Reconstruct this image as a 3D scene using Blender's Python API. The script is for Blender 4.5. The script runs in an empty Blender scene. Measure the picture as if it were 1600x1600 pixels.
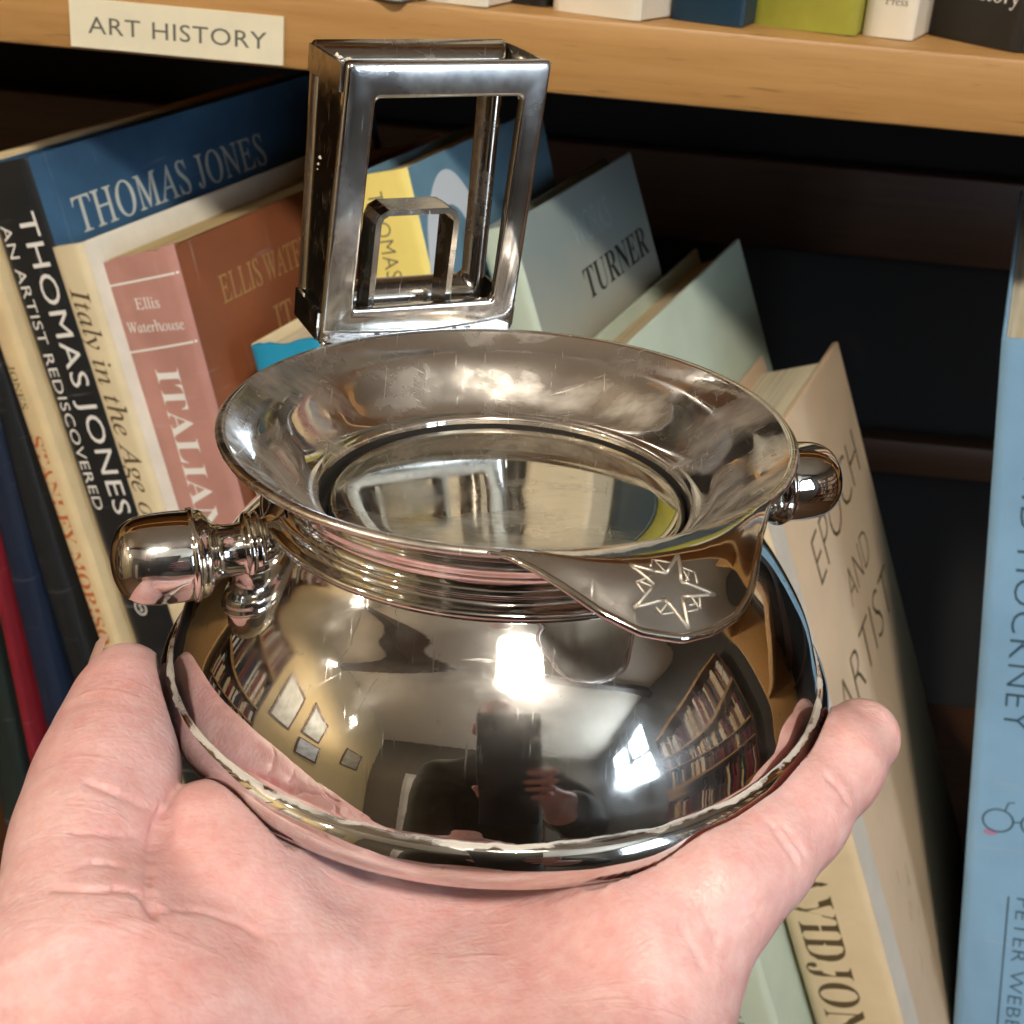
import bpy, bmesh, math, random
import numpy as np
from mathutils import Vector, Matrix

random.seed(7)
RNG = np.random.default_rng(7)
SC = bpy.context.scene
COL = SC.collection
mm = 0.001
EYE = 1.45                                   # camera height above the shop floor (m)
R = math.radians

# ------------------------------------------------------------------ camera, world, lamps, exposure
pitch, roll, fpx = R(26.0), R(5.3), 2200.0
F = Vector((0, math.cos(pitch), -math.sin(pitch)))
U0 = Vector((0, math.sin(pitch), math.cos(pitch)))
R0 = Vector((1, 0, 0))
RC = R0 * math.cos(roll) + U0 * math.sin(roll)
UC = -R0 * math.sin(roll) + U0 * math.cos(roll)
cam = bpy.data.cameras.new('camera')
cam.sensor_width = 36.0
cam.lens = 36.0 * fpx / 1600.0
cam.clip_start = 0.01
cam.clip_end = 60.0
cam.dof.use_dof = True
cam.dof.focus_distance = 0.212
cam.dof.aperture_fstop = 62.0
camo = bpy.data.objects.new('camera', cam)
camo.matrix_world = Matrix(((RC.x, UC.x, -F.x, 0), (RC.y, UC.y, -F.y, 0), (RC.z, UC.z, -F.z, EYE), (0, 0, 0, 1)))
COL.objects.link(camo)
SC.camera = camo

world = bpy.data.worlds.new('World')
SC.world = world
world.use_nodes = True
wb = world.node_tree.nodes['Background']
wb.inputs[0].default_value = (0.75, 0.85, 1.0, 1)
wb.inputs[1].default_value = 0.02

LAMP_POS = Vector((0.20, -0.86, EYE + 1.12))
LAMP_L = 255.0
LAMP2_POS = Vector((-1.75, -1.35, EYE + 0.85))
LAMP2_L = 900.0
SKY_L = 17.0

SC.view_settings.view_transform = 'Standard'
SC.view_settings.look = 'None'
SC.view_settings.gamma = 1.0
SC.view_settings.exposure = 0.0
SC.cycles.use_denoising = True
SC.cycles.max_bounces = 9
SC.cycles.diffuse_bounces = 4
SC.cycles.glossy_bounces = 6
SC.cycles.sample_clamp_indirect = 6.0
SC.cycles.caustics_reflective = False
SC.cycles.caustics_refractive = False

# ------------------------------------------------------------------ helpers
def W(p):
    return Vector((p[0] * mm, p[1] * mm, p[2] * mm + EYE))

def tag(o, label=None, cat=None, group=None, kind=None):
    if label: o['label'] = label
    if cat: o['category'] = cat
    if group: o['group'] = group
    if kind: o['kind'] = kind
    return o

def empty(name, mat=None, label=None, cat=None, group=None):
    o = bpy.data.objects.new(name, None)
    o.empty_display_size = 0.02
    COL.objects.link(o)
    if mat is not None: o.matrix_world = mat
    return tag(o, label, cat, group)

def mesh_obj(name, verts, faces, mat, parent=None, smooth=False, scale=mm, auto=None):
    me = bpy.data.meshes.new(name)
    v = np.asarray(verts, dtype=float) * scale
    me.from_pydata(v.tolist(), [], [tuple(int(i) for i in f) for f in faces])
    me.update()
    bm = bmesh.new(); bm.from_mesh(me)
    bmesh.ops.recalc_face_normals(bm, faces=bm.faces)
    bm.to_mesh(me); bm.free()
    if smooth:
        me.polygons.foreach_set('use_smooth', [True] * len(me.polygons))
        if auto: me.set_sharp_from_angle(angle=R(auto))
    o = bpy.data.objects.new(name, me)
    COL.objects.link(o)
    if mat is not None:
        for m in (mat if isinstance(mat, (list, tuple)) else [mat]): me.materials.append(m)
    if parent is not None: o.parent = parent
    return o

class MB:
    """collects verts / faces"""
    def __init__(s): s.v = []; s.f = []
    def add(s, v, f):
        n = len(s.v); s.v += [tuple(p) for p in v]; s.f += [tuple(i + n for i in q) for q in f]; return s
    def box(s, x0, x1, y0, y1, z0, z1, b=0.0):
        bm = bmesh.new(); bmesh.ops.create_cube(bm, size=1)
        for q in bm.verts: q.co = Vector(((x0 + x1) / 2 + q.co.x * (x1 - x0), (y0 + y1) / 2 + q.co.y * (y1 - y0), (z0 + z1) / 2 + q.co.z * (z1 - z0)))
        if b > 0: bmesh.ops.bevel(bm, geom=list(bm.edges), offset=b, segments=2, profile=0.5, affect='EDGES')
        bm.verts.index_update()
        s.add([tuple(q.co) for q in bm.verts], [[q.index for q in f.verts] for f in bm.faces]); bm.free(); return s
    def tube(s, pts, r, n=8, closed=False):
        pts = [Vector(p) for p in pts]; N = len(pts); base = len(s.v)
        rr = r if isinstance(r, (list, tuple)) else [r] * N
        for i, p in enumerate(pts):
            a = pts[(i - 1) % N] if (closed or i) else pts[0]
            b = pts[(i + 1) % N] if (closed or i < N - 1) else pts[-1]
            t = (b - a).normalized()
            if i == 0:
                up = Vector((0, 0, 1)) if abs(t.z) < .9 else Vector((1, 0, 0))
            x = t.cross(up).normalized(); up = x.cross(t).normalized()
            for k in range(n):
                q = p + (x * math.cos(2 * math.pi * k / n) + up * math.sin(2 * math.pi * k / n)) * rr[i]
                s.v.append(tuple(q))
        for i in range(N if closed else N - 1):
            for k in range(n):
                a = base + i * n + k; b = base + i * n + (k + 1) % n
                c = base + ((i + 1) % N) * n + (k + 1) % n; d = base + ((i + 1) % N) * n + k
                s.f.append((a, b, c, d))
        if not closed:
            s.f.append(tuple(base + k for k in range(n))); s.f.append(tuple(base + (N - 1) * n + k for k in range(n)))
        return s
    def lathe(s, prof, n=128, axis='z', caps=True):
        base = len(s.v); P = len(prof)
        for k in range(n):
            a = 2 * math.pi * k / n
            for r, z in prof: s.v.append((r * math.cos(a), r * math.sin(a), z))
        for k in range(n):
            for i in range(P - 1):
                a = base + k * P + i; b = base + ((k + 1) % n) * P + i
                s.f.append((a, b, b + 1, a + 1))
        return s
    def obj(s, name, mat, parent=None, smooth=False, scale=mm, auto=None):
        return mesh_obj(name, s.v, s.f, mat, parent, smooth, scale, auto)

def spline(pts, n):
    """Catmull-Rom through 2-D or 3-D points"""
    P = np.asarray(pts, float); N = len(P)
    P = np.vstack([2 * P[0] - P[1], P, 2 * P[-1] - P[-2]])
    out = []
    for q in np.linspace(0, N - 1 - 1e-9, n):
        i = int(q); t = q - i
        a, b, c, d = P[i], P[i + 1], P[i + 2], P[i + 3]
        out.append(.5 * (2 * b + (c - a) * t + (2 * a - 5 * b + 4 * c - d) * t * t + (3 * b - a - 3 * c + d) * t ** 3))
    return np.array(out)

# ------------------------------------------------------------------ materials
def nt(name):
    m = bpy.data.materials.new(name); m.use_nodes = True
    t = m.node_tree; return m, t, t.nodes['Principled BSDF']

def node(t, typ, **kw):
    n = t.nodes.new(typ)
    for k, v in kw.items():
        if k in ('inputs',):
            for kk, vv in v.items(): n.inputs[kk].default_value = vv
        else: setattr(n, k, v)
    return n

def coords(t, scale=(1, 1, 1), rot=(0, 0, 0)):
    tc = node(t, 'ShaderNodeTexCoord'); mp = node(t, 'ShaderNodeMapping')
    mp.inputs['Scale'].default_value = scale; mp.inputs['Rotation'].default_value = rot
    t.links.new(tc.outputs['Object'], mp.inputs['Vector']); return mp.outputs['Vector']

def noise(t, vec, scale, detail=4, rough=.55):
    n = node(t, 'ShaderNodeTexNoise'); n.inputs['Scale'].default_value = scale
    n.inputs['Detail'].default_value = detail; n.inputs['Roughness'].default_value = rough
    t.links.new(vec, n.inputs['Vector']); return n.outputs['Fac']

def ramp(t, fac, stops):
    r = node(t, 'ShaderNodeValToRGB'); e = r.color_ramp.elements
    while len(e) < len(stops): e.new(.5)
    for q, (p, c) in zip(e, stops):
        q.position = p; q.color = (c if len(c) == 4 else (*c, 1)) if hasattr(c, '__len__') else (c, c, c, 1)
    t.links.new(fac, r.inputs['Fac']); return r.outputs['Color']

def bump(t, b, fac, strength, dist):
    n = node(t, 'ShaderNodeBump'); n.inputs['Strength'].default_value = strength; n.inputs['Distance'].default_value = dist
    t.links.new(fac, n.inputs['Height'])
    if b.inputs['Normal'].is_linked:
        t.links.new(b.inputs['Normal'].links[0].from_socket, n.inputs['Normal'])
    t.links.new(n.outputs['Normal'], b.inputs['Normal']); return n

def math_node(t, op, a, b=None):
    n = node(t, 'ShaderNodeMath', operation=op)
    for i, q in enumerate((a, b)):
        if q is None: continue
        if isinstance(q, (int, float)): n.inputs[i].default_value = q
        else: t.links.new(q, n.inputs[i])
    return n.outputs[0]

def mix(t, fac, a, b):
    n = node(t, 'ShaderNodeMix', data_type='RGBA')
    if isinstance(fac, (int, float)): n.inputs[0].default_value = fac
    else: t.links.new(fac, n.inputs[0])
    for i, q in ((6, a), (7, b)):
        if hasattr(q, '__len__'): n.inputs[i].default_value = (*q[:3], 1)
        else: t.links.new(q, n.inputs[i])
    return n.outputs[2]

def paper(name, col, rough=.5, var=.1, scale=60, spec=.35, bumpy=.05, coat=0.0):
    """printed board / jacket paper: slight mottling, fibres and rubbed edges"""
    m, t, b = nt(name); v = coords(t)
    n = noise(t, v, scale, 5)
    c0 = tuple(max(0, x * (1 - var)) for x in col); c1 = tuple(min(1, x * (1 + var)) for x in col)
    base_c = ramp(t, n, [(.3, c0), (.7, c1)])
    sc_ = math_node(t, 'MAXIMUM', noise(t, coords(t, (30, 30, 400), (.1, .3, .2)), 1.0, 3), noise(t, coords(t, (300, 300, 25), (.1, -.2, .5)), 1.0, 3))
    scuff = ramp(t, sc_, [(.66, (0, 0, 0)), (.76, (.30,) * 3)])
    t.links.new(mix(t, scuff, base_c, tuple(x + (.55 - x) * .6 for x in col)), b.inputs['Base Color'])
    n2 = noise(t, v, 900, 3)
    t.links.new(ramp(t, noise(t, v, 35, 4), [(.3, rough * .85), (.7, min(1, rough * 1.2))]), b.inputs['Roughness'])
    b.inputs['Specular IOR Level'].default_value = spec
    b.inputs['Coat Weight'].default_value = coat; b.inputs['Coat Roughness'].default_value = .25
    bump(t, b, n2, bumpy * 4, .0002)
    return m

def plain(name, col, rough=.6, metallic=0.0, emit=None, estr=0.0):
    m, t, b = nt(name)
    b.inputs['Base Color'].default_value = (*col, 1); b.inputs['Roughness'].default_value = rough
    b.inputs['Metallic'].default_value = metallic
    if emit:
        b.inputs['Emission Color'].default_value = (*emit, 1); b.inputs['Emission Strength'].default_value = estr
    return m

def page_mat(name, col):
    """page block: hundreds of fine leaf edges running along the block's depth"""
    m, t, b = nt(name); v = coords(t, (800, 10, 10))
    n = noise(t, v, 1.0, 2, .6); s = noise(t, coords(t), 45, 4)
    c = mix(t, .35, ramp(t, n, [(.35, tuple(x * .55 for x in col)), (.6, col)]), ramp(t, s, [(.3, tuple(x * .8 for x in col)), (.7, col)]))
    t.links.new(c, b.inputs['Base Color']); b.inputs['Roughness'].default_value = .8
    bump(t, b, n, .5, .0004); return m

def silver(name, col=(.71, .70, .675), tarnish=.35, rlo=.018, rhi=.20, residue=False, scale=55, haze=.05, haze_r=.30, rth=.50, wob=.06):
    """worn silver plate: polished, cloudy with handling, brown-grey tarnish in patches, hairline scratches"""
    m, t, b = nt(name); v = coords(t)
    b.inputs['Metallic'].default_value = 1.0
    cloud = noise(t, v, scale, 6, .62); fine = noise(t, v, scale * 9, 4, .6)
    dark = tuple(x * k for x, k in zip(col, (.42, .36, .32)))
    tar = ramp(t, cloud, [(.50, (0, 0, 0)), (.50 + .3, (tarnish,) * 3)])
    c = mix(t, tar, col, dark)
    spots = ramp(t, fine, [(.66, (0, 0, 0)), (.74, (tarnish,) * 3)])
    c = mix(t, spots, c, tuple(x * .3 for x in col))
    rough = ramp(t, cloud, [(rth, rlo), (.80, rhi)])
    h1 = noise(t, coords(t, (2400, 110, 160), (.3, .2, .7)), 1.0, 3); h2 = math_node(t, 'MAXIMUM', noise(t, coords(t, (130, 2600, 190), (.2, -.4, -.5)), 1.0, 3), noise(t, coords(t, (2100, 150, 130), (.9, -.7, -.2)), 1.0, 3))
    scr = ramp(t, math_node(t, 'MAXIMUM', h1, h2), [(.66, (0, 0, 0)), (.76, (.7, .7, .7))])
    rr = node(t, 'ShaderNodeMix', data_type='FLOAT'); t.links.new(scr, rr.inputs[0]); t.links.new(rough, rr.inputs[2]); rr.inputs[3].default_value = rhi + .05
    bump(t, b, noise(t, v, scale * .9, 1, .4), wob, .0006)
    bump(t, b, fine, .010, .0002)
    bump(t, b, scr, .03, .00004)
    if residue:                              # white dried polish lying in the groove above the foot ring
        tc = node(t, 'ShaderNodeTexCoord'); sx = node(t, 'ShaderNodeSeparateXYZ'); t.links.new(tc.outputs['Object'], sx.inputs[0])
        z = sx.outputs['Z']
        wobz = math_node(t, 'MULTIPLY', math_node(t, 'SUBTRACT', noise(t, v, 160, 4), .5), .0016)
        zz = math_node(t, 'ABSOLUTE', math_node(t, 'SUBTRACT', math_node(t, 'ADD', z, wobz), .00035))
        msk = ramp(t, math_node(t, 'MULTIPLY', zz, 1000.0), [(.08, (1, 1, 1)), (.24, (0, 0, 0))])
        msk = mix(t, ramp(t, noise(t, v, 35, 3), [(.36, (0, 0, 0)), (.50, (1, 1, 1))]), (0, 0, 0), msk)
        c = mix(t, msk, c, (.62, .58, .52))
        met = math_node(t, 'SUBTRACT', 1.0, msk); t.links.new(met, b.inputs['Metallic'])
        r2 = node(t, 'ShaderNodeMix', data_type='FLOAT'); t.links.new(msk, r2.inputs[0]); t.links.new(rr.outputs[0], r2.inputs[2]); r2.inputs[3].default_value = .8
        t.links.new(r2.outputs[0], b.inputs['Roughness'])
    else:
        t.links.new(rr.outputs[0], b.inputs['Roughness'])
    t.links.new(c, b.inputs['Base Color'])
    # thin bloom of handling haze: a share of the reflection is scattered widely
    g = node(t, 'ShaderNodeBsdfAnisotropic'); g.inputs['Roughness'].default_value = haze_r; t.links.new(c, g.inputs['Color'])
    smear = noise(t, coords(t, (28, 70, 40), (.4, .2, .9)), 1.0, 5, .6)
    hz = ramp(t, smear, [(.36, (haze * .2,) * 3), (.52, (haze,) * 3), (.66, (min(1, haze * 5.5),) * 3)])
    if residue: hz = mix(t, msk, hz, (0, 0, 0))
    ms = node(t, 'ShaderNodeMixShader'); t.links.new(hz, ms.inputs[0]); t.links.new(b.outputs[0], ms.inputs[1]); t.links.new(g.outputs[0], ms.inputs[2])
    t.links.new(ms.outputs[0], t.nodes['Material Output'].inputs['Surface'])
    return m

def wood(name, c0, c1, scale=1.0, rough=.42):
    m, t, b = nt(name)
    g = noise(t, coords(t, (5 * scale, 60 * scale, 90 * scale)), 1.6, 6, .65)
    g2 = noise(t, coords(t, (22 * scale, 260 * scale, 420 * scale)), 1.0, 4, .7)
    c = mix(t, .35, ramp(t, g, [(.32, c0), (.68, c1)]), ramp(t, g2, [(.3, c0), (.6, c1)]))
    flecks = ramp(t, noise(t, coords(t, (45, 500, 700)), 1.0, 3), [(.62, (0, 0, 0)), (.74, (.7,) * 3)])
    c = mix(t, flecks, c, tuple(x * .35 for x in c0))
    t.links.new(c, b.inputs['Base Color']); b.inputs['Roughness'].default_value = rough
    bump(t, b, g2, .12, .0004); return m

def skin_mat():
    m, t, b = nt('skin'); v = coords(t)
    blot = noise(t, v, 48, 5, .6); fine = noise(t, v, 420, 4)
    c = ramp(t, blot, [(.28, (.72, .325, .31)), (.50, (.80, .47, .465)), (.72, (.86, .59, .585))])
    big = noise(t, v, 19, 3); c = mix(t, ramp(t, big, [(.42, (0, 0, 0)), (.62, (.55,) * 3)]), c, (.76, .37, .335))
    c = mix(t, .35, c, ramp(t, fine, [(.35, (.72, .38, .345)), (.65, (.88, .63, .60))]))
    t.links.new(c, b.inputs['Base Color'])
    b.inputs['Subsurface Weight'].default_value = .42
    b.inputs['Subsurface Radius'].default_value = (1.0, .35, .2)
    b.inputs['Subsurface Scale'].default_value = .0028
    t.links.new(ramp(t, fine, [(.3, .32), (.7, .50)]), b.inputs['Roughness'])
    b.inputs['Specular IOR Level'].default_value = .45
    # lines of the palm: fine parallel creases + cell pattern
    vo = node(t, 'ShaderNodeTexVoronoi', feature='DISTANCE_TO_EDGE'); vo.inputs['Scale'].default_value = 780
    t.links.new(v, vo.inputs['Vector'])
    bump(t, b, vo.outputs['Distance'], .17, .0006)
    bump(t, b, fine, .24, .0004)
    wv = node(t, 'ShaderNodeTexWave'); wv.inputs['Scale'].default_value = 330; wv.inputs['Distortion'].default_value = 9.0
    wv.inputs['Detail'].default_value = 3; wv.inputs['Detail Scale'].default_value = 1.2
    t.links.new(coords(t, (1, 1, 1), (0, 0, R(62))), wv.inputs['Vector'])
    bump(t, b, wv.outputs['Fac'], .06, .00025)
    cr = noise(t, coords(t, (26, 120, 60), (0, 0, R(-28))), 1.0, 5, .6)
    bump(t, b, cr, .16, .0008)
    ln = ramp(t, noise(t, coords(t, (55, 420, 120), (.2, .1, R(-35))), 1.0, 3), [(.60, (0, 0, 0)), (.70, (1, 1, 1))])
    bump(t, b, ln, .28, .00025)
    return m

M = {}
M['silver'] = silver('silver_plate', residue=True)
M['silver_bowl'] = silver('silver_bowl', (.78, .745, .69), tarnish=.40, rlo=.04, rhi=.55, scale=75, haze=.19, haze_r=.42, rth=.45, wob=.22)
M['silver_disc'] = silver('silver_disc', (.70, .66, .56), tarnish=.6, rlo=.035, rhi=.30, scale=60, haze=.12, haze_r=.35, rth=.46)
M['silver_handle'] = silver('silver_handle', (.62, .625, .64), tarnish=.4, rlo=.07, rhi=.24, scale=120, haze=.12)
M['black_gap'] = plain('gap_shade_black', (.012, .010, .008), .7)  # black stands in for the shade in the gap round the disc
M['silver_under'] = silver('silver_under_darkened', (.30, .24, .18), tarnish=.9, rlo=.3, rhi=.6, scale=150)  # darkened so the lip's underside shows no bright mirrored patch
M['silver_web'] = silver('silver_tarnished', (.44, .42, .39), tarnish=.85, rlo=.14, rhi=.5, scale=150)
M['engrave'] = plain('engraved_line', (.56, .51, .43), .45, .95)
M['polish'] = paper('dried_polish', (.72, .67, .56), .85, .15, 400)
M['wood'] = wood('oiled_beech', (.34, .17, .05), (.47, .265, .095))
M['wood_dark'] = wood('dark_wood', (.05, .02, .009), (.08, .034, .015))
M['back'] = plain('back_shade_black', (.006, .005, .005), .8)
M['skin'] = skin_mat()
M['ink_white'] = plain('ink_white', (.80, .79, .76), .55)
M['ink_black'] = plain('ink_black', (.02, .02, .018), .6)
M['ink_brown'] = plain('ink_brown', (.09, .06, .025), .6)
M['ink_grey'] = plain('ink_grey', (.11, .105, .08), .6)
M['pages'] = page_mat('page_edges', (.66, .53, .33))
M['pages_white'] = page_mat('page_edges_white', (.74, .66, .48))
M['pages_yellow'] = page_mat('page_edges_yellowed', (.55, .42, .2))

# ------------------------------------------------------------------ lettering
def mathtext(s, U, L):
    out = ''
    for c in s:
        if 'A' <= c <= 'Z': out += chr(U + ord(c) - 65)
        elif 'a' <= c <= 'z': out += '\u210e' if (c == 'h' and L == 0x1D44E) else chr(L + ord(c) - 97)
        else: out += c
    return out

def _glyph(s, style):
    c = bpy.data.curves.new('lettering', 'FONT'); c.size = 1; c.resolution_u = 3
    if style == 'serif': s = mathtext(s, 0x1D434, 0x1D44E); c.shear = -.24; c.offset = .004
    elif style == 'serifbold': s = mathtext(s, 0x1D400, 0x1D41A); c.offset = -.004
    elif style == 'italic': s = mathtext(s, 0x1D434, 0x1D44E); c.offset = .003
    elif style == 'sansbold': c.offset = .018
    elif style == 'thin': c.offset = -.012
    elif style == 'hand': c.offset = -.02; c.shear = .12
    if style in ('sansbold', 'sans', 'thin'): c.space_character = 1.06
    c.body = s
    o = bpy.data.objects.new('lettering', c); COL.objects.link(o)
    me = bpy.data.meshes.new_from_object(o.evaluated_get(bpy.context.evaluated_depsgraph_get()))
    v = np.array([q.co[:2] for q in me.vertices]).reshape(-1, 2); f = [list(p.vertices) for p in me.polygons]
    bpy.data.objects.remove(o); bpy.data.meshes.remove(me); bpy.data.curves.remove(c)
    return v, f
_cap = {}
def text2d(s, style, cap, width=None):
    if style not in _cap:
        v, f = _glyph('H', style); _cap[style] = v[:, 1].max() - v[:, 1].min()
    v, f = _glyph(s, style)
    v = v.copy(); v[:, 0] -= v[:, 0].min(); v *= cap / _cap[style]
    if width: v[:, 0] *= width / v[:, 0].max()
    return v, f

# ------------------------------------------------------------------ bookcase and its books
ED = Vector((.353, .935, .035)).normalized()
EDL = Vector((.29, .95, .05)).normalized()

bc = empty('bookcase', Matrix.Translation(W((0, 420, -462))), 'wooden bookcase with a thick honey brown upper shelf and back blacked out as shade', 'bookcase')
def bcp(name, m, x0, x1, y0, y1, z0, z1, b=1.2):
    return MB().box(x0, x1, y0 - 420, y1 - 420, z0 + 462, z1 + 462, b).obj(name, m, bc, True, auto=40)
bcp('upper_shelf', M['wood'], -620, 900, 420, 735, -69.5, -48, 1.6)
bcp('lower_shelf', M['wood_dark'], -620, 900, 420, 735, -486, -462, 1.6)  # dark wood stands in for the shade lying on this shelf
for z_ in (250, 545): bcp('upper_shelf', M['wood'], -620, 900, 420, 735, z_, z_ + 21.5, 1.6)
bcp('back_panel', M['back'], -620, 900, 738, 750, -900, 900, 0)  # black panel stands for the darkness behind an open back
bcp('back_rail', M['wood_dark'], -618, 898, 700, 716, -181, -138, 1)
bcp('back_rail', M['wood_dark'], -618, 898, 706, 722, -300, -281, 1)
bcp('side_panel', M['wood'], -645, -622, 415, 750, -900, 900, 1)
bcp('side_panel', M['wood'], 902, 925, 415, 750, -900, 900, 1)

def book(TR, u, ed, th, H, depth, spine_m, cover_m, page_m, label, texts=(), bulge=.8, page_drop=3.0, left=False, ragged=0.0, skew=0.0, group='books leaning on the lower shelf', back_m=None, name='book', page_in=4, board=1.8):
    """book standing in its own frame: x across the spine (0 = its right edge), y into the shelf, z up; TR = right front top corner"""
    u = Vector(u); ed = Vector(ed); u = (u - ed * u.dot(ed)).normalized(); et = ed.cross(u)
    if et.x < 0: et = -et
    P = W(TR)
    if left: P = P + et * th * mm
    base = P - u * H * mm
    root = empty(name, Matrix(((et.x, ed.x, u.x, base.x), (et.y, ed.y, u.y, base.y), (et.z, ed.z, u.z, base.z), (0, 0, 0, 1))), label, 'book', group)
    rc = 2.4 if th > 8 else .9
    def sy(x):                               # front surface of the spine
        q = (x + th / 2) / (th / 2); return -bulge * (1 - min(1, q * q)) + (rc * (max(0, abs(q) * th / 2 - (th / 2 - rc)) / rc) ** 2 * .55)
    # spine: curved strip with rounded shoulders
    n = 14; xs = [-th + th * (.5 - .5 * math.cos(math.pi * i / n)) for i in range(n + 1)]
    zs = [0, H * .5, H * .9, H - 6, H - 2, H]
    sv = []; sf = []
    for x in xs:
        for k, z in enumerate(zs):
            jit = random.uniform(-ragged, ragged * .4) if k == len(zs) - 1 else 0
            zz_ = z + jit + (skew * x / th if k >= len(zs) - 3 else 0); sv.append((x, sy(x), zz_)); sv.append((x * .96 - th * .02, sy(x) + board + .6, zz_))
    Z = len(zs)
    for i in range(n):
        for k in range(Z - 1):
            a = (i * Z + k) * 2; b = ((i + 1) * Z + k) * 2
            sf += [(a, b, b + 2, a + 2), (a + 1, a + 3, b + 3, b + 1)]
        a = (i * Z + Z - 1) * 2; b = ((i + 1) * Z + Z - 1) * 2; sf.append((a, b, b + 1, a + 1))
    for i in (0, n):
        for k in range(Z - 1):
            a = (i * Z + k) * 2; sf.append((a, a + 2, a + 3, a + 1))
    sp = mesh_obj('spine', sv, sf, spine_m, root, True, auto=50)
    y0 = sy(0)
    fb = MB().box(-board, 0, y0 + .15, depth, 0, H, .5)
    if ragged:
        fb.v = [(x, y, z + (random.uniform(-ragged, ragged * .3) if z > H - 1 else 0)) for x, y, z in fb.v]
    fc = fb.obj('front_cover', cover_m, root, True, auto=50)
    MB().box(-th, -th + board, y0 + .15, depth, 0, H, .5).obj('back_cover', back_m or cover_m, root, True, auto=50)
    # page block, top slightly wavy
    pv = MB().box(-th + board + .15, -board - .15, board + 1, depth - page_in, 3, H - page_drop, .3)
    pv.obj('pages', page_m, root)
    for tx in texts:
        kind, s, style, cap, a, b, width, m = tx[:8]
        rot = tx[8] if len(tx) > 8 else 0
        v, f = text2d(s, style, cap, width)
        if rot:
            c_, s_ = math.cos(R(rot)), math.sin(R(rot)); v = np.c_[v[:, 0] * c_ - v[:, 1] * s_, v[:, 0] * s_ + v[:, 1] * c_]
        if kind == 'down':                   # spine lettering reading downwards: a = start below top, b = x of centre line
            pts = [(b - cap / 2 + y, 0, H - a - x) for x, y in v]
            pts = [(x, sy(x) - .07, z) for x, y, z in pts]; par, nm = sp, 'spine_lettering'
        elif kind == 'across':               # spine lettering reading across
            pts = [(a + x, sy(a + x) - .07, H - b + y) for x, y in v]; par, nm = sp, 'spine_lettering'
        else:                                # lettering on the front cover
            pts = [(.08, a + x, H + b + y) for x, y in v]; par, nm = fc, 'cover_lettering'
        mesh_obj(nm, pts, f, m, par)
    root['th'] = th
    return root, sp, fc, sy

def flat_on(parent, name, pts3, faces, m):
    return mesh_obj(name, pts3, faces, m, parent)

def ring2d(cx, cy, rx, ry, w, a0=0, a1=360, n=48):
    v = []; f = []
    for i in range(n + 1):
        a = R(a0 + (a1 - a0) * i / n)
        for k in (-.5, .5): v.append((cx + (rx + k * w) * math.cos(a), cy + (ry + k * w) * math.sin(a)))
    for i in range(n): f.append((2 * i, 2 * i + 1, 2 * i + 3, 2 * i + 2))
    return v, f

def stroke2d(pts, w):
    v = []; f = []; P = [Vector(p) for p in pts]
    for i, p in enumerate(P):
        t = (P[min(i + 1, len(P) - 1)] - P[max(i - 1, 0)]).normalized(); n = Vector((-t.y, t.x)) * w / 2
        v += [tuple(p + n), tuple(p - n)]
    for i in range(len(P) - 1): f.append((2 * i, 2 * i + 1, 2 * i + 3, 2 * i + 2))
    return v, f

C = {}
def pm(k, *a, **kw): C[k] = paper(k, *a, **kw); return C[k]
cream = pm('cream_jacket', (.66, .52, .30)); cream2 = pm('ivory_jacket', (.70, .60, .40)); black = pm('black_jacket', (.012, .014, .016), .38)
blue = pm('blue_jacket', (.038, .10, .19), .35, .55, 14, coat=.2); navy = pm('navy_cloth', (.008, .015, .036), .5)
red = pm('red_cloth', (.17, .010, .018), .5); dgreen = pm('dark_green_cloth', (.012, .02, .018), .5)
brown = pm('russet_jacket', (.17, .055, .022), .42, .18, 30); pink = pm('glare_pink_spine', (.47, .24, .205), .45, .15, 40)  # spine pink has the window glare mixed into its colour
yellow = pm('yellow_jacket', (.86, .72, .22), .45, .05); gblue = pm('grey_blue_jacket', (.11, .215, .30), .4)
pgreen = pm('pale_green_jacket', (.50, .59, .49), .45, .08, 30); tan = pm('buff_jacket', (.64, .48, .33), .5, .08, 25); buffs = pm('buff_spine', (.68, .55, .36), .5, .06)
sky = pm('sky_blue_jacket', (.25, .46, .70), .4, .05); lilac = pm('white_jacket', (.74, .70, .60), .45); teal = pm('bright_blue_jacket', (.02, .30, .52), .4)
orange_ink = plain('ink_orange', (.50, .13, .04), .6); gold_ink = plain('ink_gold', (.48, .30, .12), .45, .3); pale_ink = plain('ink_pale', (.55, .58, .52), .5)
faint_ink = plain('ink_faint_blue', (.30, .37, .40), .6); gglass = plain('ink_dark_blue', (.03, .08, .14), .6); pinkprint = plain('print_pink', (.42, .25, .42), .6)

# Turner jacket: pale sky above brown hills (flat print)
mt, t, b = nt('painted_jacket'); v = coords(t)
sx = node(t, 'ShaderNodeSeparateXYZ'); t.links.new(v, sx.inputs[0])
hh = math_node(t, 'ADD', math_node(t, 'MULTIPLY', sx.outputs['Z'], 9.0), math_node(t, 'MULTIPLY', noise(t, v, 55, 5), .25))
t.links.new(ramp(t, hh, [(.0, (.16, .09, .03)), (.47, (.30, .19, .08)), (.55, (.33, .29, .21)), (.8, (.29, .31, .27)), (1.0, (.22, .27, .27))]), b.inputs['Base Color'])
b.inputs['Roughness'].default_value = .38
turner = mt
H_T = 369
hh_shift = t.nodes  # keep
for n_ in t.nodes:
    if n_.type == 'MAPPING': n_.inputs['Location'].default_value = (0, 0, -(H_T - 110) * mm)

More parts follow.
